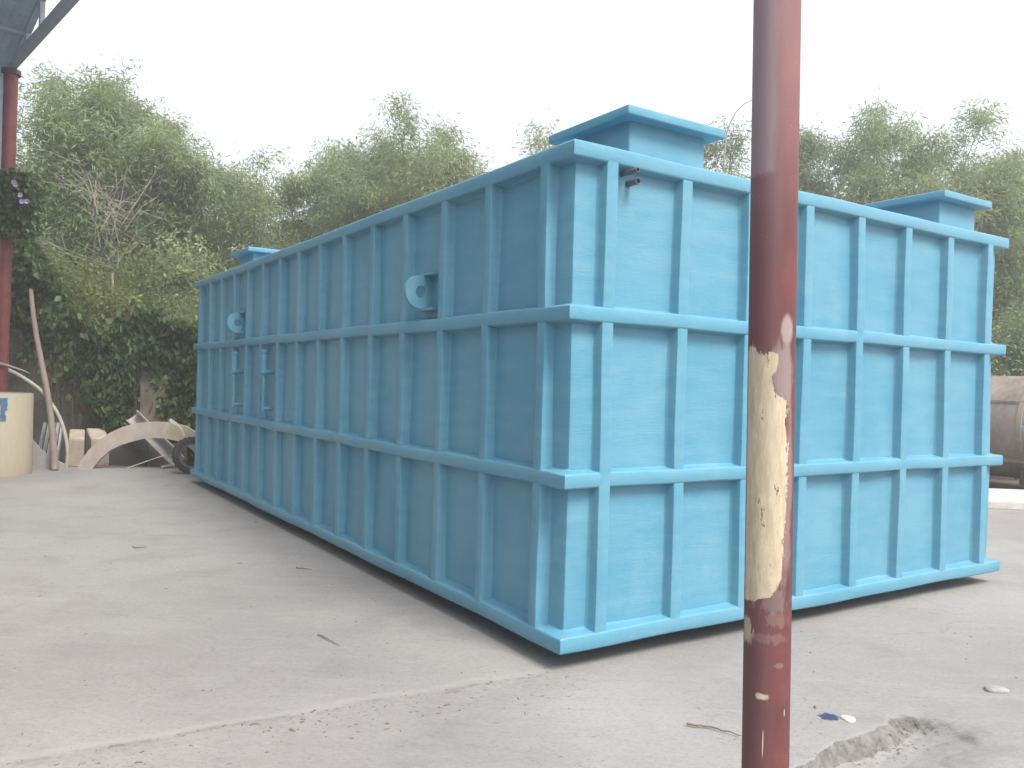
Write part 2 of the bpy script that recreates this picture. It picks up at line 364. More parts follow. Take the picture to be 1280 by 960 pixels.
# ------------------------------------------------------------------ near column
def m_column():
    zz0 = at(965, 214, 2.48).z
    t = NT('red_column_paint'); o = t.obj()
    y = t.n('SeparateXYZ', {0: o}, 1); z = t.n('SeparateXYZ', {0: o}, 2); x = t.add(t.n('SeparateXYZ', {0: o}, 0), t.mul(z, .0128))
    n1 = t.noise(t.map(o, (1, 1, .35)), 26, 5, .7); n2 = t.noise(o, 6, 4, .6); n3 = t.noise(t.map(o, (1, 1, .15)), 60, 4, .7)
    c = t.mix(t.step(n2, .35, .7), (.115, .042, .044), (.155, .056, .057))
    worn = t.mul(t.step(t.add(x, t.mul(t.add(n2, -.5), .05)), -.02, .012, 1, 0), t.step(z, 1.6, 2.5, .45, 1))  # purple-brown shading of the left side, painted into the colour
    c = t.mix(t.mul(worn, .8), c, (.15, .085, .095))
    flare = t.step(t.add(z, t.mul(t.add(n2, -.5), .25)), 2.0, 2.75)  # lens flare over the column top, painted in as a paler pink
    c = t.mix(t.mul(flare, .4), c, (.36, .22, .22))
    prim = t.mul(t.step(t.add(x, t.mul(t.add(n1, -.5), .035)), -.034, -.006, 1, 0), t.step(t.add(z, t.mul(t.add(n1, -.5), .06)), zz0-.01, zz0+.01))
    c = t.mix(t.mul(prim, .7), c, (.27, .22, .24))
    front = t.step(y, -.005, .01, 1, 0)
    def curve(pts, src):
        nd = t.t.nodes.new('ShaderNodeFloatCurve'); cu = nd.mapping.curves[0]
        while len(cu.points) > 2: cu.points.remove(cu.points[1])
        cu.points[0].location = pts[0]; cu.points[1].location = pts[-1]
        for p in pts[1:-1]: cu.points.new(*p)
        nd.mapping.update(); t.t.links.new(src, nd.inputs['Value']); return nd.outputs[0]
    def zz(v): return (at(965, v, 2.48).z)
    zn = t.n('MapRange', {0: z, 1: .9, 2: 1.9, 3: 0.0, 4: 1.0})
    f = lambda v: (zz(v)-.9)
    pts = sorted([(f(762), .0), (f(752), .25), (f(742), .46), (f(700), .66), (f(640), .72), (f(600), .76), (f(540), .75), (f(503), .70), (f(494), .55), (f(478), .40), (f(458), .5), (f(447), .52), (f(440), .3), (f(432), 0)])
    pts = [(0, 0)]+pts+[(1, 0)]
    bound = curve(pts, zn)
    xn = t.add(t.mul(t.add(x, .07), 1/.14), t.add(t.add(t.mul(t.add(n1, -.5), .42), t.mul(t.add(t.noise(t.map(o, (1, 1, .6)), 90, 4, .75), -.5), .22)), t.mul(t.add(n3, -.5), .2)))
    def paint(mask, colr, k): nonlocal c; c = t.mix(t.mul(t.mul(mask, k), front), c, colr)
    # grey putty smears
    def blob(u, v, ru, rv, rough=.35):
        p = at(u, v, 2.485); q = t.n('VectorMath', {0: t.map(o, (1/ru, 0, 1/rv), (0, 0, 0), (-(p.x-pb.x)/ru, 0, -p.z/rv))}, 1, operation='LENGTH')
        return t.step(t.add(q, t.add(t.mul(t.add(n1, -.5), rough*4.5), t.mul(t.add(n3, -.5), rough*4.5))), .7, 1.25, 1, 0)
    paint(blob(984, 412, .020, .045, .12), (.36, .29, .28), .8)
    paint(blob(978, 470, .032, .10, .25), (.27, .22, .22), .8)
    paint(blob(983, 620, .022, .28, .3), (.30, .22, .21), .6)
    paint(blob(965, 752, .05, .032, .6), (.19, .15, .15), .7)
    paint(blob(968, 775, .04, .02, .7), (.22, .16, .155), .5)
    paint(blob(962, 798, .045, .014, .7), (.21, .145, .14), .55)
    paint(blob(974, 832, .015, .008, .4), (.24, .17, .16), .6)
    cream = t.mix(t.step(n3, .35, .7), (.44, .37, .27), (.58, .51, .385))
    cm = t.step(t.add(bound, t.mul(xn, -1)), .0, .035)
    cm = t.mul(cm, t.step(t.add(t.mul(t.noise(t.map(o, (1, 1, .35)), 42, 5, .75), .6), t.mul(n3, .4)), .63, .585))
    cm = t.mul(cm, t.mul(t.step(t.add(z, t.mul(t.add(n1, -.5), .12)), f(442)+.9, f(436)+.9, 1, 0), t.step(t.add(z, t.mul(t.add(n1, -.5), .2)), f(764)+.9, f(757)+.9, 0, 1)))
    paint(cm, cream, 1.0)
    smear = t.mul(cm, t.step(t.add(t.mul(n3, .6), t.mul(t.noise(t.map(o, (1, 1, .3), (.2, .1, 0)), 34, 5, .7), .4)), .56, .63))
    paint(smear, (.30, .25, .21), .55)
    paint(blob(952, 871, .016, .010, .35), cream, 1.0)
    paint(blob(938, 790, .012, .035, .7), cream, .8)
    paint(blob(953.5, 930, .0016, .04, .03), (.62, .55, .48), .9)
    paint(blob(981, 892, .0016, .012, .03), (.6, .5, .45), .8)
    scr = t.mul(t.step(t.noise(t.map(o, (1, 1, .6), (.3, .2, .8)), 55, 3, .6, 2), .70, .73), t.step(z, 1.7, 2.3))
    c = t.mix(t.mul(scr, .35), c, (.5, .42, .42))
    drip = t.mul(t.step(n3, .66, .72), t.step(z, 1.6, .9, .0, .5))
    c = t.mix(t.mul(drip, .35), c, (.42, .34, .28))
    h = t.add(t.mul(cm, .6), t.mul(n3, .25))
    return t.pbr(c, t.step(n2, .3, .7, .55, .72), t.bump(h, .5, .005), 0, .3)
pb = Vector((.815, 2.55, -.02)); lean = (-.0128)
def COLX(z): return .815+lean*z
bm = bmesh.new()
rings = []; seg = 40
for i in range(41):
    z = 7.0*i/40
    rings.append([bm.verts.new((lean*z+.07*math.cos(2*PI*k/seg), .07*math.sin(2*PI*k/seg), z)) for k in range(seg)])
for a, b in zip(rings, rings[1:]):
    for k in range(seg): bm.faces.new((a[k], a[(k+1) % seg], b[(k+1) % seg], b[k]))
bm.faces.new(rings[0][::-1]); bm.faces.new(rings[-1])
colm = thing('steel_column', (pb.x, pb.y, 0), 'round red steel column close up, with a big cream paint patch', 'column')
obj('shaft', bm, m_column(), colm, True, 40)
bm = bmesh.new(); add_box(bm, (-.14, -.14, -.03), (.14, .14, .012), .004); obj('base_plate', bm, REDF, colm)
# ------------------------------------------------------------------ shed at the upper left
Pf = at(15.5, 85, 14.0); zc = Pf.z+.05
D = Vector((.67, -.742, 0)).normalized(); Lx = Vector((-.742, -.67, 0)).normalized()
farcol = thing('steel_column', (Pf.x-.02, 14.0, 0), 'tall red steel column half hidden in ivy at the left edge', 'column')
bm = bmesh.new(); add_tube(bm, [(-.02, 0, 0), (0, 0, zc-.12)], [.085, .11], 24); obj('shaft', bm, REDF, farcol, True, 40)
bm = bmesh.new(); add_tube(bm, [(0, 0, zc-.17), (0, 0, zc-.09)], .15, 24); obj('cap_plate', bm, DARK, farcol)
shed = thing('shed_roof', (Pf.x, 14.0, 0), 'grey open shed roof with a white gapped truss, upper left corner', 'roof')
S = Vector((Pf.x, 14.0, 0))
def plane_hit(u, v):                   # where a sight line meets the truss plane
    r = ray(u, v); n = Lx; t = (S-Vector((0, 0, CH))).dot(n)/r.dot(n); return Vector((0, 0, CH))+r*t
c1 = plane_hit(85, 3); t1 = plane_hit(54, 0); t0 = plane_hit(27, 62)
def loc(p): return p-S
s1 = (t1-S).dot(D); s0 = (t0-S).dot(D)
slope = (t1.z-t0.z)/(s1-s0)
def topz(s): return t0.z+slope*(s-s0)
chz = lambda s: zc+(c1.z-zc)*s/((c1-S).dot(D))
Ls = 15.5
def beam(bm, a, b, w, h):
    d = (b-a).normalized(); sd = (d.cross(Vector((0, 0, 1))) if abs(d.z) < .99 else D.copy()).normalized()*w/2; u_ = sd.cross(d).normalized()*h/2
    add_prism(bm, [a+sd+u_, a-sd+u_, a-sd-u_, a+sd-u_], b-a)
bm = bmesh.new(); beam(bm, Vector((0, 0, zc))-D*.3, D*Ls+Vector((0, 0, chz(Ls))), .1, .14); obj('bottom_chord', bm, FRAMEM, shed)
bm = bmesh.new(); beam(bm, Vector((0, 0, topz(0)))-D*.3, D*Ls+Vector((0, 0, topz(Ls))), .09, .1); obj('top_chord', bm, FRAMEM, shed)
for u, v in ((35.5, 40), (52.5, 20)):
    p = plane_hit(u, v); s = (p-S).dot(D)
    bm = bmesh.new(); beam(bm, D*s+Vector((0, 0, chz(s))), D*s+Vector((0, 0, topz(s))), .07, .07); obj('truss_post', bm, FRAMEM, shed)
s = 4.6
while s < Ls:
    bm = bmesh.new(); beam(bm, D*s+Vector((0, 0, chz(s))), D*s+Vector((0, 0, topz(s))), .07, .07); obj('truss_post', bm, FRAMEM, shed); s += 1.2
bm = bmesh.new(); n = 150; rows = []
for i in range(n+1):
    q = 6.5*i/n; rip = .02*max(0, math.cos(q*2*PI/.25))
    rows.append([bm.verts.new(D*s+Lx*q+Vector((0, 0, topz(s)+.07+rip))) for s in (-.3, 7.5)])
for a, b in zip(rows, rows[1:]): bm.faces.new((a[0], a[1], b[1], b[0]))
bmesh.ops.solidify(bm, geom=bm.faces[:], thickness=.01)
obj('roof_sheet', bm, ROOFM, shed)
for s in np.arange(1.0, 7.4, 1.2):
    bm = bmesh.new(); beam(bm, D*s+Vector((0, 0, topz(s)+.045)), D*s+Lx*6.5+Vector((0, 0, topz(s)+.045)), .05, .05); obj('purlin', bm, FRAMEM, shed)
bm = bmesh.new(); rows = []
for i in range(81):
    q = .12+6.0*i/80; rip = .02*math.sin(q*2*PI/.2)
    rows.append([bm.verts.new(Lx*q+D*rip+Vector((0, 0, z))) for z in (4.4, topz(0))])
for a, b in zip(rows, rows[1:]): bm.faces.new((a[0], a[1], b[1], b[0]))
bmesh.ops.solidify(bm, geom=bm.faces[:], thickness=.01)
obj('wall_panel', bm, PANEL, shed)
bm = bmesh.new(); rows = []
for i in range(121):
    q = Ls*i/120; rip = .02*math.sin(q*2*PI/.25)
    rows.append([bm.verts.new(D*q+Lx*(6.45+rip)+Vector((0, 0, z))) for z in (-.1, 6.6)])
for a, b in zip(rows, rows[1:]): bm.faces.new((a[0], a[1], b[1], b[0]))
obj('shade_wall', bm, ROOFM, shed)  # unseen wall, added to keep low sky light off the tank's long side
# ------------------------------------------------------------------ leaves
def leaf_mesh(name, C, Dr, Ln, Wd, mat, parent, roll=None):
    n = len(C); Dr = Dr/np.maximum(np.linalg.norm(Dr, axis=1, keepdims=True), 1e-6)
    rv = rng.normal(size=(n, 3)) if roll is None else roll
    Sd = np.cross(Dr, rv); Sd /= np.maximum(np.linalg.norm(Sd, axis=1, keepdims=True), 1e-6)
    L = Ln[:, None]; W = Wd[:, None]; Nn = np.cross(Sd, Dr)
    V = np.stack([C, C+Dr*L*.42+Sd*W*.5+Nn*L*.03, C+Dr*L-Nn*L*.05, C+Dr*L*.42-Sd*W*.5+Nn*L*.03], 1).reshape(-1, 3)
    return quads(name, V, np.arange(4*n).reshape(-1, 4), mat, parent)
def unit(n):
    v = rng.normal(size=(n, 3)); return v/np.linalg.norm(v, axis=1, keepdims=True)
def bamboo(name, base, H, R, nc, mat, label, cat='tree', group=None, dens=1.0, low=.2, leaf=.18):
    t = thing(name, base, label, cat, group)
    bm = bmesh.new(); C = []; Dd = []
    for k in range(nc):
        a = rng.uniform(0, 2*PI); out = np.array([math.cos(a), math.sin(a), 0]); h = H*rng.uniform(.68, 1.02) if k > 1 else H
        r = R*rng.uniform(.2, 1.0) if k > 1 else R*.3; b0 = out*rng.uniform(0, .25*R)+rng.normal(size=3)*[.2, .2, 0]
        pw = rng.uniform(1.8, 3.0); dr = rng.uniform(.05, .2)
        T = np.linspace(0, 1, 14)
        def pos(T): 
            T = np.asarray(T)[:, None]; return b0+out*(r*T**pw)+np.array([0, 0, 1])*(h*(T-dr*np.clip(T-.72, 0, 1)**2*3))
        P = pos(T)-np.array([0, 0, .25]); add_tube(bm, P, list(np.linspace(.045, .006, 14)), 6)
        nn = int(44*dens*h/9); Tn = low+(1-low)*rng.random(nn)**.8; Tn[:5] = (1, .985, .97, .95, .93)
        Pn = pos(Tn)
        for p, tt in zip(Pn, Tn):
            nb = rng.integers(2, 4)
            for _ in range(nb):
                bd = unit(1)[0]; bd[2] = abs(bd[2])*.6; bd += out*.25; bd /= np.linalg.norm(bd)
                bl = rng.uniform(.35, 1.7)*(1.2-.6*tt)*R/2.2
                ns = 6
                s = rng.random(ns)**.7
                sp = p+bd*(bl*s)[:, None]; sp[:, 2] -= .35*bl*s**2
                m = 6
                cc = np.repeat(sp, m, 0)+rng.normal(size=(ns*m, 3))*[.17, .17, .14]
                dd = bd*.7+unit(ns*m)*.8+np.array([0, 0, -.75])
                C.append(cc); Dd.append(dd)
    obj('stems', bm, STEM, t, True)
    C = np.concatenate(C); Dd = np.concatenate(Dd); n = len(C)
    leaf_mesh('foliage', C, Dd, leaf*rng.uniform(.6, 1.25, n), leaf*.17*rng.uniform(.7, 1.3, n), mat, t)
    return t
def shrub(name, base, H, R, n, mat, label, group=None, leaf=.12, lobes=9, aspect=.22):
    t = thing(name, base, label, 'shrub', group); bm = bmesh.new()
    C = []; 
    for k in range(lobes):
        a = rng.uniform(0, 2*PI); q = R*math.sqrt(rng.random())*.8; ctr = np.array([q*math.cos(a), q*math.sin(a), H*rng.uniform(.3, .85)]); rr = R*rng.uniform(.3, .55)
        add_tube(bm, [(0, 0, 0), tuple(ctr*[.5, .5, .55]), tuple(ctr)], [.035, .02, .006], 5)
        m = n//lobes; u_ = unit(m)*(rr*rng.random(m)**.45)[:, None]; u_[:, 2] *= .8
        C.append(ctr+u_)
    obj('stems', bm, STEM, t)
    C = np.concatenate(C); m = len(C); dd = unit(m)+np.array([0, 0, -.25])
    leaf_mesh('foliage', C, dd, leaf*rng.uniform(.6, 1.3, m), leaf*aspect*2*rng.uniform(.7, 1.2, m), mat, t); return t
TR = [ # u of the trunk, v of the top, distance, crown half width, stems, leaf kind, label
 (38, 66, 19.5, 1.7, 9, 0, 'tall bamboo behind the ivy, right beside the far red column'),
 (112, 72, 20.5, 2.1, 11, 0, 'tallest bamboo clump left of the tank, with a ragged leaning top'),
 (152, 96, 21.5, 1.5, 8, 1, 'olive bamboo filling the right flank of the tallest left clump'),
 (188, 164, 21, 1.9, 9, 2, 'mid height bamboo on the slope right of the tallest left clump'),
 (250, 172, 22, 1.9, 10, 1, 'feathery bamboo behind the far left end of the blue tank'),
 (330, 204, 23, 1.7, 8, 1, 'low bamboo with a thin pointed top above the far hatch'),
 (392, 208, 24, 1.7, 9, 2, 'bamboo on the left shoulder of the middle grove'),
 (455, 164, 24.5, 1.9, 10, 0, 'bamboo with a rounded top left of the middle peak'),
 (525, 142, 24, 2.0, 11, 1, 'highest bamboo of the middle grove with a nodding tip'),
 (488, 170, 25.5, 1.6, 8, 2, 'darker bamboo tucked between the two middle peaks'),
 (565, 170, 25.5, 1.7, 8, 0, 'green bamboo just right of the nodding middle tip'),
 (602, 190, 25, 1.9, 10, 0, 'thin bamboo sloping down right of the middle peak'),
 (700, 150, 26, 1.5, 6, 1, 'sparse bamboo spray left of the near square hatch'),
 (890, 138, 24, 1.5, 6, 2, 'loose bamboo between the near hatch and the red column'),
 (1000, 152, 25, 1.2, 5, 2, 'thin airy bamboo just right of the close red column'),
 (1085, 116, 24, 2.0, 11, 0, 'broad bamboo left of the right hand hatch with a high tuft'),
 (1158, 142, 24.5, 2.2, 12, 1, 'dense olive bamboo directly behind the right hand hatch'),
 (1238, 188, 25, 1.7, 9, 2, 'bamboo behind the right rear corner of the tank'),
 (1292, 176, 24, 1.5, 8, 0, 'bamboo cut by the right edge of the photo')]
for (u, v, y, R, nc, kd, lab) in TR:
    p = at(u, v, y); p.z -= .33; bamboo('bamboo_clump', (p.x, y, -.16), p.z+.16, R, nc, LEAFS[kd], lab, 'tree', 'bamboo clumps behind the yard')
# a darker second row that closes the grove
bx = []
C = []; Dd = []
for u in range(-60, 1400, 46):
    tops = np.interp(u, [-60, 160, 260, 340, 420, 620, 760, 900, 1060, 1300], [180, 210, 250, 265, 230, 225, 240, 235, 215, 230])
    p = at(u, tops+rng.uniform(-14, 22), 29); n = 1500
    z = p.z*rng.random(n)**.8; w = 1.0*(1.15-z/p.z*.75)
    C.append(np.stack([p.x+rng.normal(size=n)*w*.75, 29+rng.normal(size=n)*.9, z-.1], 1)); Dd.append(unit(n)+np.array([0, 0, -.5]))
C = np.concatenate(C); Dd = np.concatenate(Dd); n = len(C)
w = leaf_mesh('bamboo_grove', C, Dd, rng.uniform(.2, .38, n), rng.uniform(.06, .1, n), LEAFS[2], None); tag(w, 'far bamboo grove closing the view behind the nearer clumps', 'trees', None, 'stuff')
SH = [(95, 300, 17.2, 1.35, 6500, YLEAF, 'yellow green bush above the low part of the ivy'), (150, 338, 17.6, 1.2, 5000, YLEAF, 'duller yellow green bush left of the round ivy mound'),
      (215, 330, 18.2, 1.5, 6500, LEAFS[1], 'olive bush behind the round ivy mound beside the tank'), (285, 292, 19, 1.4, 5500, LEAFS[1], 'olive bush hidden partly by the far hatch'),
      (55, 285, 18.5, 1.2, 4500, LEAFS[0], 'green bush in the shade under the tallest left bamboo'),
      (1262, 330, 20, 1.5, 6000, LEAFS[2], 'dark bush behind the right rear corner of the tank'), (1275, 428, 18.5, 1.0, 4500, IVYM, 'low dark green bush above the rusty tank')]
for (u, v, y, R, n, m, lab) in SH:
    p = at(u, v, y); shrub('shrub', (p.x, y, -.16), p.z+.16+.3, R*1.2, n, m, lab, 'bushes behind the yard')
# dead branches
p = at(150, 335, 16.8); db = thing('dead_bush', (p.x, 16.8, -.1), 'bare grey dead branches fanned out against the bamboo', 'bush')
bm = bmesh.new()
add_tube(bm, [(0, 0, 0), (-.15, 0, p.z)], [.035, .02], 6)
for k in range(30):
    s = at(random.uniform(112, 165), random.uniform(250, 340), random.uniform(16.3, 17.2))-Vector((p.x, 16.8, -.1)); e = s+Vector((random.gauss(-.25, .75), random.uniform(-.4, .4), random.uniform(.3, 1.5)))
    e.z = min(e.z, at(120, 200, 16.8).z)
    q = (s+e)/2+Vector((random.uniform(-.15, .15), 0, random.uniform(.0, .2)))
    add_tube(bm, [s, q, e], [.009, .007, .003], 4)
    for _ in range(4):
        f = s.lerp(e, random.uniform(.2, .9)); add_tube(bm, [f, f+Vector((random.gauss(0, .35), random.uniform(-.2, .2), random.uniform(-.05, .4)))], [.006, .002], 3)
obj('branches', bm, TWIG, db)
# arching bare stem by the near column
bm = bmesh.new(); PT = [(908, 168), (912, 155), (920, 140), (930, 130), (942, 124), (955, 122)]
P0 = at(905, 200, 23.5)
add_tube(bm, [(P0.x, 23.5, -.16), P0]+[at(u, v, 23.5) for u, v in PT], [.03, .026, .022, .02, .018, .016, .013, .01], 6)
tag(obj('bare_stem', bm, TWIG), 'single bare stem arching over beside the close red column', 'stem')
# ------------------------------------------------------------------ ivy wall
WY = 15.6
IV = [(-40, 195), (0, 208), (25, 214), (42, 232), (44, 275), (58, 318), (78, 350), (100, 378), (128, 408), (148, 412), (165, 392), (190, 385), (215, 390), (240, 404), (300, 410), (420, 415)]
def ivtop(u): return np.interp(u, [a for a, _ in IV], [b for _, b in IV])
bm = bmesh.new()
us = list(range(-120, 900, 20))
loop = [at(u, min(470, ivtop(u)+(22 if u > 100 else 60 if u < 10 or u > 70 else 110)), WY) for u in us]
loop = [Vector((us_.x, WY, us_.z)) for us_ in loop]
pts = loop+[Vector((loop[-1].x, WY, -.15)), Vector((loop[0].x, WY, -.15))]
add_prism(bm, pts, Vector((0, .35, 0)))
tag(obj('boundary_wall', bm, WALLM), 'old dark boundary wall smothered in creeper at the left back', 'wall')
ivy = thing('ivy', (-7.5, WY, 0), 'dark green ivy draped over the boundary wall left of the tank', 'climber'); iv0 = np.array([-7.5, WY, 0])
n = 20000; U = rng.uniform(-60, 262, n); tp = ivtop(U)+rng.normal(size=n)*4
bot = np.interp(U, [-60, 20, 44, 60, 95, 130, 150, 170, 180, 200, 212, 262], [330, 400, 425, 415, 440, 500, 540, 520, 455, 455, 520, 545])
Vv = tp+(bot-tp)*rng.random(n)**1.0
tail = rng.random(n) < .10; Vv[tail] += rng.random(tail.sum())**2*70
Vv = np.minimum(Vv, 575)
puff = .22+.28*(vnoise(U/40, Vv/40, 1.3, 11)+.5)+.12*vnoise(U/40, Vv/40, 4, 12)+.2*np.exp(-((Vv-tp)/16)**2)
C = np.array([at(u, v, WY) for u, v in zip(U, Vv)]); C[:, 1] = WY-puff*rng.random(n)**.5
# keep it real: project onto its own depth but spread in the wall's plane
dd = unit(n)*.8+np.array([0, -.35, -.7]); roll = np.cross(dd, np.array([0, -1, .45])+unit(n)*.55)
roll = np.cross(roll, dd)*-1
leaf_mesh('foliage', C-iv0, dd, rng.uniform(.08, .19, n), rng.uniform(.07, .15, n), IVYM, ivy, np.array([0, -1, .5])+unit(n)*.6 if False else np.cross(dd, np.array([0, -.8, 1.0])+unit(n)*.55))
bm = bmesh.new()
for k in range(420):
    u = random.uniform(-10, 240); v0 = ivtop(u)+random.uniform(20, 90); v1 = min(582, v0+random.uniform(30, 130))
    a = at(u, v0, WY)-Vector(iv0); b = at(u+random.uniform(-14, 14), v1, WY)-Vector(iv0); a.y = -.06-random.random()*.15; b.y = -.04-random.random()*.2
    mm = (a+b)/2+Vector((random.uniform(-.1, .1), -.05, 0))
    add_tube(bm, [a, mm, b], [.006, .005, .003], 3, False)
obj('dry_stems', bm, VINE, ivy)
# ivy that has climbed the far column
iv2 = thing('ivy', (Pf.x, 14, 0), 'ivy clump with lilac flowers wrapped round the far red column', 'climber'); n = 3200
U = rng.uniform(-20, 44, n); Vv = 212+80*rng.random(n); keep = Vv > 206+12*np.abs(U-18)/20
U, Vv = U[keep], Vv[keep]; n = len(U)
C = np.array([at(u, v, 13.7) for u, v in zip(U, Vv)]); C[:, 1] += rng.uniform(-.12, .35, n)
dd = unit(n)*.8+np.array([0, -.3, -.6])
leaf_mesh('foliage', C-np.array([Pf.x, 14, 0]), dd, rng.uniform(.07, .13, n), rng.uniform(.06, .11, n), IVYM, iv2, np.cross(dd, np.array([0, -1, .4])+unit(n)*.5))
LIL = simple('lilac_petal', (.42, .34, .52), .6, .1, 9)
for u, v in ((20, 231), (26, 244), (28, 252), (34, 252), (18, 228)):
    bm = bmesh.new(); p = at(u, v, 13.55)-Vector((Pf.x, 14, 0))
    for k in range(5):
        a = 2*PI*k/5; q = p+Vector((.035*math.cos(a), -.01, .035*math.sin(a))); add_prism(bm, [p, p+Vector((.04*math.cos(a-.6), -.012, .04*math.sin(a-.6))), q+Vector((.012*math.cos(a), -.012, .012*math.sin(a))), p+Vector((.04*math.cos(a+.6), -.012, .04*math.sin(a+.6)))], Vector((0, .004, 0)))
    obj('flower', bm, LIL, iv2)
# concrete column in the wall
a = at(176, 456, 15.35); b = at(205, 585, 15.35)
bm = bmesh.new(); add_box(bm, (a.x, 15.33, -.02), (b.x, 15.6, a.z), .02); tag(obj('wall_pier', bm, COLM), 'weathered concrete pier showing through the ivy left of the tank', 'pier')
# ------------------------------------------------------------------ scrap along the left back
p = on_ground(28, 594.5); r = .62
cyl = thing('fibreglass_cylinder', (p.x-r, p.y+.1, 0), 'cream fibreglass cylinder standing upright at the left edge, blue mark on it', 'cylinder')
top = at(28, 492, p.y).z
bm = bmesh.new(); seg = 64
pr = [(r, 0), (r+.006, .06), (r+.004, .2), (r, .3), (r-.006, top-.02), (r-.02, top), (r-.05, top), (r-.06, .02)]
rr = [[bm.verts.new((q*math.cos(2*PI*k/seg), q*math.sin(2*PI*k/seg), z)) for k in range(seg)] for q, z in pr]
for A, B in zip(rr, rr[1:]):
    for k in range(seg): bm.faces.new((A[k], A[(k+1) % seg], B[(k+1) % seg], B[k]))
obj('shell', bm, CREAM, cyl, True, 40)
bm = bmesh.new()                                   # the sprayed numeral, lying on the shell
q0 = at(0, 510, p.y-.5)
def on_shell(x, z, d=.007):
    x = max(-r+.01, min(r-.01, x)); return Vector((x, -math.sqrt((r+d)**2-x*x), z))
xc = at(3.5, 510, p.y-.45).x-(p.x-r); zt, zl = at(3, 498, p.y-.45).z, at(3, 527, p.y-.45).z
w2 = .045; n = 14
ux = lambda u: at(u, 510, p.y-.3).x-(p.x-r)
rowsL = [(ux(-9 if i > 10 else 2.5)+random.uniform(-.006, .006), ux((7.5 if i > 6 else 6.2))+random.uniform(-.008, .008), zl+(zt-zl)*i/n) for i in range(n+1)]
prev = None
for x0, x1, z in rowsL:
    cur = [bm.verts.new(on_shell(x0+(x1-x0)*j/4, z)) for j in range(5)]
    if prev:
        for j in range(4): bm.faces.new((prev[j], prev[j+1], cur[j+1], cur[j]))
    prev = cur
obj('painted_mark', bm, BLUEP, cyl)
def plate(name, pix, y, th, mat, label, cat, tilt=0.0, group=None):
    P = [at(u, v, y) for u, v in pix]; base = Vector((sum(q.x for q in P)/len(P), y, 0))
    bm = bmesh.new(); add_prism(bm, [Vector((q.x-base.x, 0, q.z)) for q in P], Vector((0, th, 0)))
    bmesh.ops.bevel(bm, geom=bm.edges[:], offset=min(.006, th*.2), segments=1, affect='EDGES')
    o = obj(name, bm, mat); o.location = base; o.rotation_euler = (tilt, 0, 0); return tag(o, label, cat, group)
plate('sheet_offcut', [(22, 526), (30, 536), (38, 549), (48, 560), (60, 570), (72, 576), (80, 580), (79, 587), (50, 589), (22, 590)], 14.15, .025, GREYSH, 'thin grey curved sheet offcut leaning beside the cream cylinder', 'offcut', -.08)
bm = bmesh.new(); a = on_ground(68.5, 588); b = at(41, 362, 15.1)
PP = [a.lerp(b, t) for t in np.linspace(0, 1, 12)]
for i, q in enumerate(PP): q.x += .045*math.sin(i*.5); 
base = a.copy(); RAD = [.058-.02*i/11 for i in range(12)]
add_tube(bm, [q-base for q in PP], RAD, 12)
for i in range(1, 11):
    q = PP[i]-base; d = (PP[i+1]-PP[i-1]).normalized(); add_tube(bm, [q-d*.012, q+d*.012], RAD[i]*1.06, 12)
o = obj('bamboo_pole', bm, WOOD, None, True, 40); o.location = base; tag(o, 'long brown bamboo pole leaning on the ivy wall', 'pole')
for k, (u0, u1, dy) in enumerate(((46, 56, 0), (52.5, 62, .05), (58.5, 67.5, .1), (65, 73, .15), (71, 78, .2))):
    y = 14.6+dy; a = at(u0, 577, y); b = at(u1, 528, y+.25); a.z = max(a.z, .02)
    bm = bmesh.new(); beam(bm, Vector((0, 0, 0)), b-a, .045, .008); beam(bm, Vector((.022, .0, 0)), b-a+Vector((.022, 0, 0)), .006, .05)
    lab = ['foremost steel angle bar of the bundle behind the bamboo pole', 'second steel angle bar from the left behind the bamboo pole', 'middle steel angle bar of the five leaning by the hoop', 'fourth steel angle bar, just left of the last one by the hoop', 'rightmost steel angle bar leaning inside the big hoop'][k]
    o = obj('angle_bar', bm, STEEL); o.location = a; tag(o, lab, 'metal bar', 'steel angle bars leaning at the back')
# big hoop
bm = bmesh.new(); HP = [(-30, 452), (0, 459), (20, 467), (38, 478), (52, 489), (63, 503), (73, 519), (80, 538), (84, 558), (84, 575), (82, 588)]
def smooth_path(pts, n):
    P = [Vector(p) for p in pts]; P = [2*P[0]-P[1]]+P+[2*P[-1]-P[-2]]; out = []
    for i in range(1, len(P)-2):
        for j in range(n):
            t = j/n; a, b, c, d = P[i-1:i+3]
            out.append(.5*((2*b)+(c-a)*t+(2*a-5*b+4*c-d)*t*t+(3*b-a-3*c+d)*t**3))
    return out+[P[-2]]
hp = smooth_path([at(u, v, 14.45) for u, v in HP], 5); hb = hp[-1].copy(); hb.z = 0
add_tube(bm, [q-hb for q in hp], .032, 10); o = obj('bent_pipe', bm, simple('pale_pipe', (.40, .39, .33), .55, .2, 6), None, True); o.location = hb; tag(o, 'large pale pipe bent into a hoop at the left edge', 'pipe')
bm = bmesh.new(); hp = smooth_path([at(u, v, 13.9) for u, v in ((-20, 452), (2, 455), (16, 459), (28, 463), (38, 467))], 4); add_tube(bm, hp, [.03-.022*i/(len(hp)-1) for i in range(len(hp))], 8); tag(obj('stripped_branch', bm, TWIG), 'stripped pale branch lying across the bent pipe by the far column', 'branch')
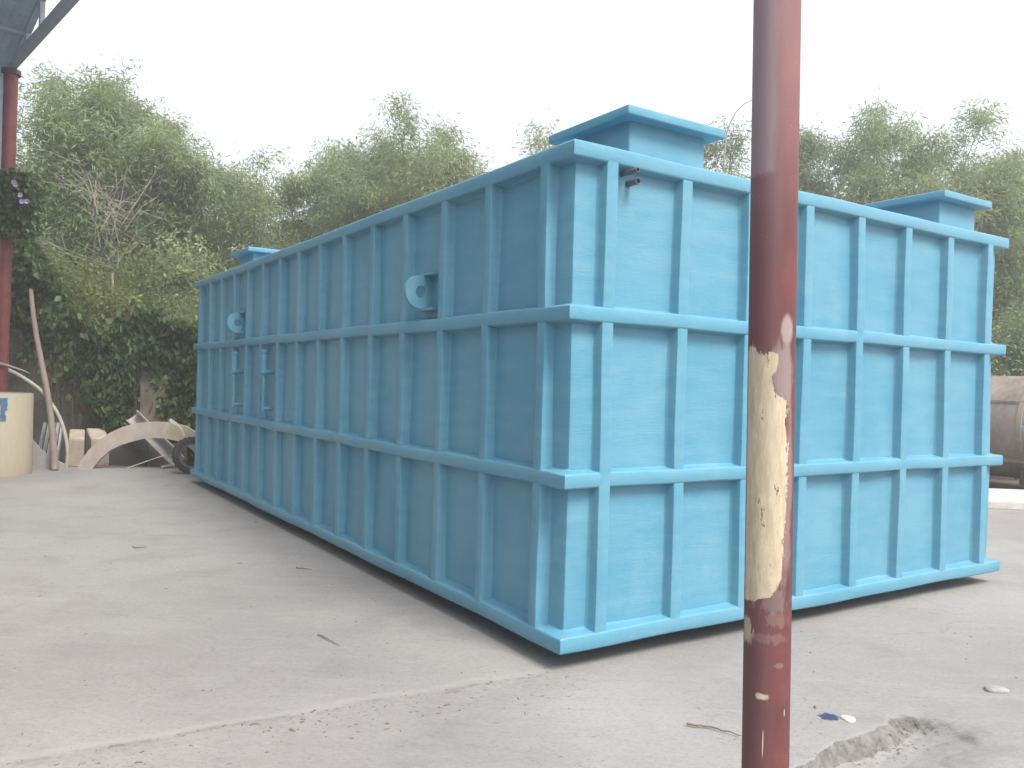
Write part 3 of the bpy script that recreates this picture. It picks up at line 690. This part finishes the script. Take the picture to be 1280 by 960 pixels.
def block(u0, u1, vt, vf, y, label, back=.5, dx=0.0):
    a = at(u0, vf, y); b = at(u1, vf, y); tz = at(u0, vt, y+back).z
    bm = bmesh.new(); w = b.x-a.x
    vs = [(0, 0, 0), (w, 0, 0), (w, 0, a.z), (0, 0, a.z), (dx, back, 0), (w+dx, back, 0), (w+dx, back, tz), (dx, back, tz)]
    V = [bm.verts.new(v) for v in vs]
    for f in ((0, 1, 2, 3), (4, 7, 6, 5), (0, 4, 5, 1), (3, 2, 6, 7), (0, 3, 7, 4), (1, 5, 6, 2)): bm.faces.new([V[i] for i in f])
    bmesh.ops.bevel(bm, geom=bm.edges[:], offset=.012, segments=2, affect='EDGES')
    o = obj('concrete_block', bm, BLOCK); o.location = (a.x, y, 0); tag(o, label, 'block', 'concrete blocks behind the arch')
block(86, 105.5, 536, 549, 14.5, 'left concrete block with sloping top, beside the bent pipe', .5, -.25); block(114, 137, 535, 549, 14.75, 'right concrete block, partly behind the fibreglass arch', .45, -.32)
# arch segment
def m_arch():
    t = NT('arch_fibreglass'); o = t.obj(); n = t.noise(o, 5, 5, .65); n2 = t.noise(o, 40, 4, .7)
    x = t.n('SeparateXYZ', {0: o}, 0)
    y = t.step(t.add(x, t.mul(t.add(n, -.5), .5)), .18, .32); c = t.mix(t.step(n, .3, .7), (.37, .32, .29), (.47, .41, .37))
    c = t.mix(t.mul(y, .7), c, t.mix(n, (.47, .41, .24), (.58, .53, .35)))
    return t.pbr(c, .75, t.bump(n2, .3, .01))
OUT = [(95, 587.5), (100, 577), (109.5, 563), (122, 551), (136, 541), (151, 534), (167, 529.5), (181, 527.5), (195, 527), (208, 528), (221, 530), (232, 533), (243, 540), (256, 552), (268, 568), (276, 588)]
INN = [(258, 588), (250, 574), (240, 562), (230, 555), (220.6, 551), (206, 548), (192.5, 547), (178, 548.5), (164, 552), (150, 556.5), (136, 563), (125, 573), (114, 587.5)]
plate('fibreglass_arch', OUT+INN, 14.3, .07, m_arch(), 'curved cream and grey fibreglass arch segment standing on edge', 'arch segment', -.05)
# gutter leaning behind the arch
a = at(224, 578, 14.75); b = at(165, 519, 14.75); d = (b-a); bm = bmesh.new(); dn = d.normalized(); sd = Vector((0, 1, 0)); un = dn.cross(sd)
rings = []
for s in np.linspace(0, 1, 9):
    q = d*s; rings.append([bm.verts.new(q+(un*math.cos(t)+sd*math.sin(t))*rr_) for rr_, ts in ((.13, np.linspace(-.2, PI+.2, 10)), (.115, np.linspace(PI+.2, -.2, 10))) for t in ts])
for A, B in zip(rings, rings[1:]):
    k = len(A)
    for j in range(k): bm.faces.new((A[j], A[(j+1) % k], B[(j+1) % k], B[j]))
bm.faces.new(rings[0]); bm.faces.new(rings[-1][::-1])
o = obj('half_pipe', bm, simple('dusty_half_pipe', (.36, .33, .31), .8, .2, 5), None, True, 40); o.location = a; tag(o, 'dusty grey half pipe sticking up behind the arch', 'pipe')
bm = bmesh.new(); hp = smooth_path([at(u, v, 14.22) for u, v in ((212, 524.5), (217, 528), (222, 531), (227, 537), (230, 545))], 4)
rings = []
for i, q in enumerate(hp):
    d = (hp[min(i+1, len(hp)-1)]-hp[max(i-1, 0)]).normalized(); nn = d.cross(Vector((0, 1, 0))); w = .05 if i < 7 else .03
    rings.append([bm.verts.new(q+nn*w*s-hp[0]+Vector((0, e, 0))) for s, e in ((-.5, 0), (.5, 0), (.5, .012), (-.5, .012))])
for A, B in zip(rings, rings[1:]):
    for j in range(4): bm.faces.new((A[j], A[(j+1) % 4], B[(j+1) % 4], B[j]))
bm.faces.new(rings[0]); bm.faces.new(rings[-1][::-1]); o = obj('plastic_strip', bm, WHITEP); o.location = hp[0]; tag(o, 'short white bent strip draped over the arch above the tyre', 'strip')
# tyre
p = at(239, 588, 14.05); tyre = thing('tyre', (p.x, 14.05, 0), 'worn black tyre standing against the far end of the tank', 'tyre', None, math.radians(28))
bm = bmesh.new(); R1 = .31; seg = 72
prof = [(.185, -.085), (.20, -.10), (.25, -.105), (.285, -.095), (.302, -.078), (.31, -.05), (.304, -.02), (.31, .0), (.304, .02), (.31, .05), (.302, .078), (.285, .095), (.25, .105), (.20, .10), (.185, .085), (.19, .06), (.27, .07), (.28, 0), (.27, -.07), (.19, -.06)]
rings = []
for k in range(seg):
    a = 2*PI*k/seg; rings.append([bm.verts.new(((q-(.013 if (k % 3 == 0 and q > .3) else 0))*math.cos(a), y, R1+(q-(.013 if (k % 3 == 0 and q > .3) else 0))*math.sin(a))) for q, y in prof])
for k in range(seg):
    A, B = rings[k], rings[(k+1) % seg]
    for j in range(len(prof)): bm.faces.new((A[j], A[(j+1) % len(prof)], B[(j+1) % len(prof)], B[j]))
obj('tread', bm, RUBBER, tyre, False)
for s in (-1, 1):
    bm = bmesh.new(); rings = []
    for k in range(48):
        a = 2*PI*k/48; rings.append([bm.verts.new((q*math.cos(a), s*y, R1+q*math.sin(a))) for q, y in ((.178, .08), (.186, .106), (.20, .109), (.212, .106))])
    for k in range(48):
        for j in range(3): bm.faces.new((rings[k][j], rings[k][j+1], rings[(k+1) % 48][j+1], rings[(k+1) % 48][j]))
    obj('bead', bm, simple('dusty_rubber', (.16, .155, .15), .8, .3, 15), tyre, True)
# dark boards behind the arch, cord, stick
plate('dark_board', [(128, 549), (183, 546), (184, 586), (128, 586)], 15.05, .08, DARK, 'dark grey board standing behind the arch, left half', 'board', 0, 'dark boards behind the arch')
plate('dark_board', [(185, 553), (232, 556), (232, 586), (185, 586)], 15.1, .08, simple('brown_board', (.10, .08, .07), .85, .3, 3), 'dark brown low board under the right half of the arch', 'board', 0, 'dark boards behind the arch')
bm = bmesh.new(); add_tube(bm, [at(158, 585.5, 14.6), at(182, 577, 14.65), at(207, 568.5, 14.7)], .009, 6); tag(obj('cord', bm, WHITEP), 'thin pale cord strung under the fibreglass arch', 'cord')
bm = bmesh.new(); a = on_ground(201, 586); b = on_ground(222, 585); add_tube(bm, [a+Vector((0, 0, .02)), a.lerp(b, .5)+Vector((0, .02, .05)), b+Vector((0, 0, .03))], [.03, .028, .02], 7); tag(obj('broken_branch', bm, TWIG), 'short broken branch on the concrete beside the tyre', 'branch')
# ------------------------------------------------------------------ right background: rusty tank and plinth
c0 = at(1262, 540, 16.2); r = 1.02
Lv = Vector((-math.cos(YAW), math.sin(YAW), 0)) ; Lv = Vector((-.5455, .8381, 0))
old = thing('cylindrical_tank', (c0.x+.6, 16.4, 0), 'rusty brown horizontal cylindrical tank behind the right end of the blue tank', 'tank', None, math.atan2(Lv.y, Lv.x))
zc2 = r+.06; LT = 6.0
bm = bmesh.new(); seg = 64
pr = [(-LT*.6-.28, .02), (-LT*.6-.26, r*.35), (-LT*.6-.2, r*.7), (-LT*.6-.1, r*.92), (-LT*.6, r), (LT*.4, r), (LT*.4+.1, r*.92), (LT*.4+.2, r*.7), (LT*.4+.28, .02)]
rr = [[bm.verts.new((x, q*math.cos(2*PI*k/seg), zc2+q*math.sin(2*PI*k/seg))) for k in range(seg)] for x, q in pr]
for A, B in zip(rr, rr[1:]):
    for k in range(seg): bm.faces.new((A[k], A[(k+1) % seg], B[(k+1) % seg], B[k]))
bm.faces.new(rr[0][::-1]); bm.faces.new(rr[-1]); obj('shell', bm, RUST, old, True, 40)
for x in (-2.6, -1.4, -.2, 1.0, 2.2):
    bm = bmesh.new(); rings = []
    for k in range(64):
        a = 2*PI*k/64; rings.append([bm.verts.new((x+dx, q*math.cos(a), zc2+q*math.sin(a))) for dx, q in ((-.05, r-.01), (-.045, r+.025), (.045, r+.025), (.05, r-.01))])
    for k in range(64):
        for j in range(3): bm.faces.new((rings[k][j], rings[k][j+1], rings[(k+1) % 64][j+1], rings[(k+1) % 64][j]))
    obj('band', bm, RUST, old, True, 30)
sy = 1 if Vector((-Lv.y, Lv.x, 0)).dot(Vector((-.84, -.54, 0))) > 0 else -1
for zz_, hh in ((zc2+.5, .03), (zc2-.62, .035)):
    yy = sy*math.sqrt(r*r-(zz_-zc2)**2); bm = bmesh.new(); add_box(bm, (-LT*.6, min(yy-.03, yy+.03), zz_-hh), (LT*.4, max(yy-.03, yy+.03), zz_+hh), .006); obj('seam', bm, RUST, old)
for x, w, h in ((.62, .26, .05), (-.35, .22, .04)):
    bm = bmesh.new(); prev = None
    for i in range(9):
        xx = x+w*(i/8-.5); hh = h*(1.25 if i > 5 else .75)*(.25 if i == 0 else 1)
        cur = []
        for s in (-1, 0, 1):
            z = zc2+.02+s*hh; yy = sy*(math.sqrt(r*r-(z-zc2)**2)+.006); cur.append(bm.verts.new((xx, yy, z)))
        if prev:
            for j in range(2): bm.faces.new((prev[j], prev[j+1], cur[j+1], cur[j]))
        prev = cur
    obj('painted_arrow', bm, BBLUE, old)
for x in (-2.2, -.2, 1.6):
    bm = bmesh.new(); add_box(bm, (x-.12, -.7, 0), (x+.12, .7, .3), .01); obj('saddle', bm, DARK, old)
a = on_ground(1225, 626, .11); bm = bmesh.new()
e = Vector((.8381, -.12, 0)).normalized(); f_ = Vector((-.12*-1, .8381, 0)).normalized()
add_prism(bm, [a+e*-1.5-Vector((0, 0, .12)), a+e*9-Vector((0, 0, .12)), a+e*9+f_*2.2-Vector((0, 0, .12)), a+e*-1.5+f_*1.8-Vector((0, 0, .12))], Vector((0, 0, .12)))
bmesh.ops.bevel(bm, geom=bm.edges[:], offset=.015, segments=2, affect='EDGES')
tag(obj('concrete_plinth', bm, PLINTH), 'low pale concrete plinth in front of the rusty tank', 'plinth')
# ------------------------------------------------------------------ small things on the yard
def gz(x, y): return float(ground_h(np.array([[x]]), np.array([[y]]))[0, 0])
def pebble(u, v, rx, ry, h, label, mat=STONE, seed=1):
    p = on_ground(u, v); bm = bmesh.new(); bmesh.ops.create_icosphere(bm, subdivisions=3, radius=1)
    r_ = random.Random(seed)
    for q in bm.verts:
        k = 1+.10*math.sin(q.co.x*3+seed)+.08*math.sin(q.co.y*4+seed*2); q.co = Vector((q.co.x*rx*k, q.co.y*ry*k, max(-.2, math.copysign(abs(q.co.z)**.6, q.co.z))*h))
    o = obj('stone', bm, mat, None, True); o.location = (p.x, p.y, gz(p.x, p.y)+.1*h); tag(o, label, 'stone')
pebble(1061, 899, .037, .042, .010, 'flat pale stone beside the dark blue paint spot', seed=3)
pebble(1245, 863, .062, .05, .022, mat=simple('grey_stone', (.3, .29, .28), .9, .2, 20), label='flat grey stone alone on the yard at the right', seed=5)
def stick(pts, r0, label, mat=VINE):
    P = []
    for u, v in pts: q = on_ground(u, v); q.z = gz(q.x, q.y)+r0; P.append(q)
    P = smooth_path(P, 4); b = P[0].copy(); bm = bmesh.new(); n = len(P)
    add_tube(bm, [q-b+Vector((random.uniform(-.004, .004), random.uniform(-.004, .004), random.uniform(0, .006))) for q in P], [r0*.6*(1-.55*i/(n-1)) for i in range(n)], 7)
    o = obj('twig', bm, mat, None, True); o.location = b; tag(o, label, 'twig')
stick([(858, 908), (872, 911), (888, 912), (905, 917), (926, 923)], .010, 'thin dry twig lying just left of the close red column')
stick([(370, 711), (380, 712), (390, 714)], .008, 'straight dark stick on the concrete near the long side of the tank')
stick([(397, 796), (404, 798), (412, 803), (424, 809)], .008, 'crooked dark twig on the open concrete at the left')
stick([(166, 685), (174, 686), (182, 685)], .010, 'small dark stick far out on the left concrete')
# scattered crumbs
n = 700; V = []; Fc = []
cx = np.concatenate([rng.uniform(-5, 4.5, 480), rng.normal(size=220)*.0]); cy = np.concatenate([rng.uniform(3.4, 11, 480), np.zeros(220)])
for i in range(480, n):
    s = rng.uniform(-2.3, .3); off = abs(rng.normal())*.22; cx[i] = s+.488*off; cy[i] = 4.73+.56*(s)-.87*off
for i in range(380, 480):
    q = rng.uniform(.1, 1.1); off = .05+abs(rng.normal())*.09; cx[i] = 1.334+.716*q+.674*off; cy[i] = 3.706+.654*q-.738*off
for i in range(n):
    s = rng.uniform(.003, .009)*(1.6 if rng.random() < .1 else 1); z = gz(cx[i], cy[i]); k = len(V); a = rng.uniform(0, PI); st = rng.uniform(1, 2.6)
    ca, sa = math.cos(a), math.sin(a)
    for (x, y, zz_) in ((-1, -.6, 0), (1, -.5, 0), (.8, .6, 0), (-.9, .5, 0), (-.6, -.3, .55), (.6, -.3, .6), (.5, .35, .5), (-.5, .3, .6)):
        x *= s*st; y *= s; V.append((cx[i]+x*ca-y*sa, cy[i]+x*sa+y*ca, z-.002+zz_*s))
    Fc += [[k+a_ for a_ in q] for q in ((4, 5, 6, 7), (0, 1, 5, 4), (1, 2, 6, 5), (2, 3, 7, 6), (3, 0, 4, 7))]
g = quads('grit', V, Fc, simple('grit', (.15, .14, .125), .95, .5, 3)); tag(g, 'loose grit and dry leaf crumbs scattered over the concrete', 'grit', None, 'stuff')
# ------------------------------------------------------------------ hazy air
HAZE = .0056
bm = bmesh.new(); add_box(bm, (-160, -160, -1.2), (160, 160, 14.5))
hz = bpy.data.materials.new('hazy_air'); hz.use_nodes = True; hz.node_tree.nodes.clear()
ho = hz.node_tree.nodes.new('ShaderNodeOutputMaterial'); hv = hz.node_tree.nodes.new('ShaderNodeVolumePrincipled')
hv.inputs['Color'].default_value = (.97, .985, 1, 1); hv.inputs['Density'].default_value = HAZE; hv.inputs['Anisotropy'].default_value = .2
hz.node_tree.links.new(hv.outputs[0], ho.inputs['Volume']); tag(obj('haze', bm, hz), kind='stuff')
# ------------------------------------------------------------------ light
EL = math.radians(52)
nrm = Vector((.5455, -.8381, 0)); Rv = Vector((.8381, .5455, 0))
az = (nrm*math.cos(math.radians(6))+Rv*math.sin(math.radians(6))).normalized()
sd = az*math.cos(EL)+Vector((0, 0, math.sin(EL)))
ld = bpy.data.lights.new('sun', 'SUN'); ld.energy = 2.3; ld.angle = math.radians(24); ld.color = (1, .935, .85)
lo = bpy.data.objects.new('sun', ld); col.objects.link(lo); lo.rotation_euler = (-sd).to_track_quat('-Z', 'Y').to_euler(); lo.location = sd*40
wd = bpy.data.worlds.new('World'); scene.world = wd; wd.use_nodes = True; nt = wd.node_tree; nt.nodes.clear()
out = nt.nodes.new('ShaderNodeOutputWorld'); bg = nt.nodes.new('ShaderNodeBackground'); sky = nt.nodes.new('ShaderNodeTexSky')
sky.sky_type = 'NISHITA'; sky.sun_disc = False; sky.sun_elevation = EL; sky.sun_rotation = math.atan2(az.x, az.y); sky.air_density = 1.0; sky.dust_density = 6.0; sky.ozone_density = 1.0
mx = nt.nodes.new('ShaderNodeMix'); mx.data_type = 'RGBA'; mx.inputs[0].default_value = .75
nt.links.new(sky.outputs[0], mx.inputs[6]); mx.inputs[7].default_value = (4.08, 4.15, 4.35, 1);   # even bright overcast veil
nt.links.new(mx.outputs[2], bg.inputs[0]); nt.links.new(bg.outputs[0], out.inputs[0])
bg.inputs[1].default_value = .15
vs = scene.view_settings; vs.view_transform = 'Standard'; vs.look = 'None'; vs.gamma = 1; vs.use_curve_mapping = False; vs.exposure = 1.13
scene.cycles.max_bounces = 6; scene.cycles.transparent_max_bounces = 4
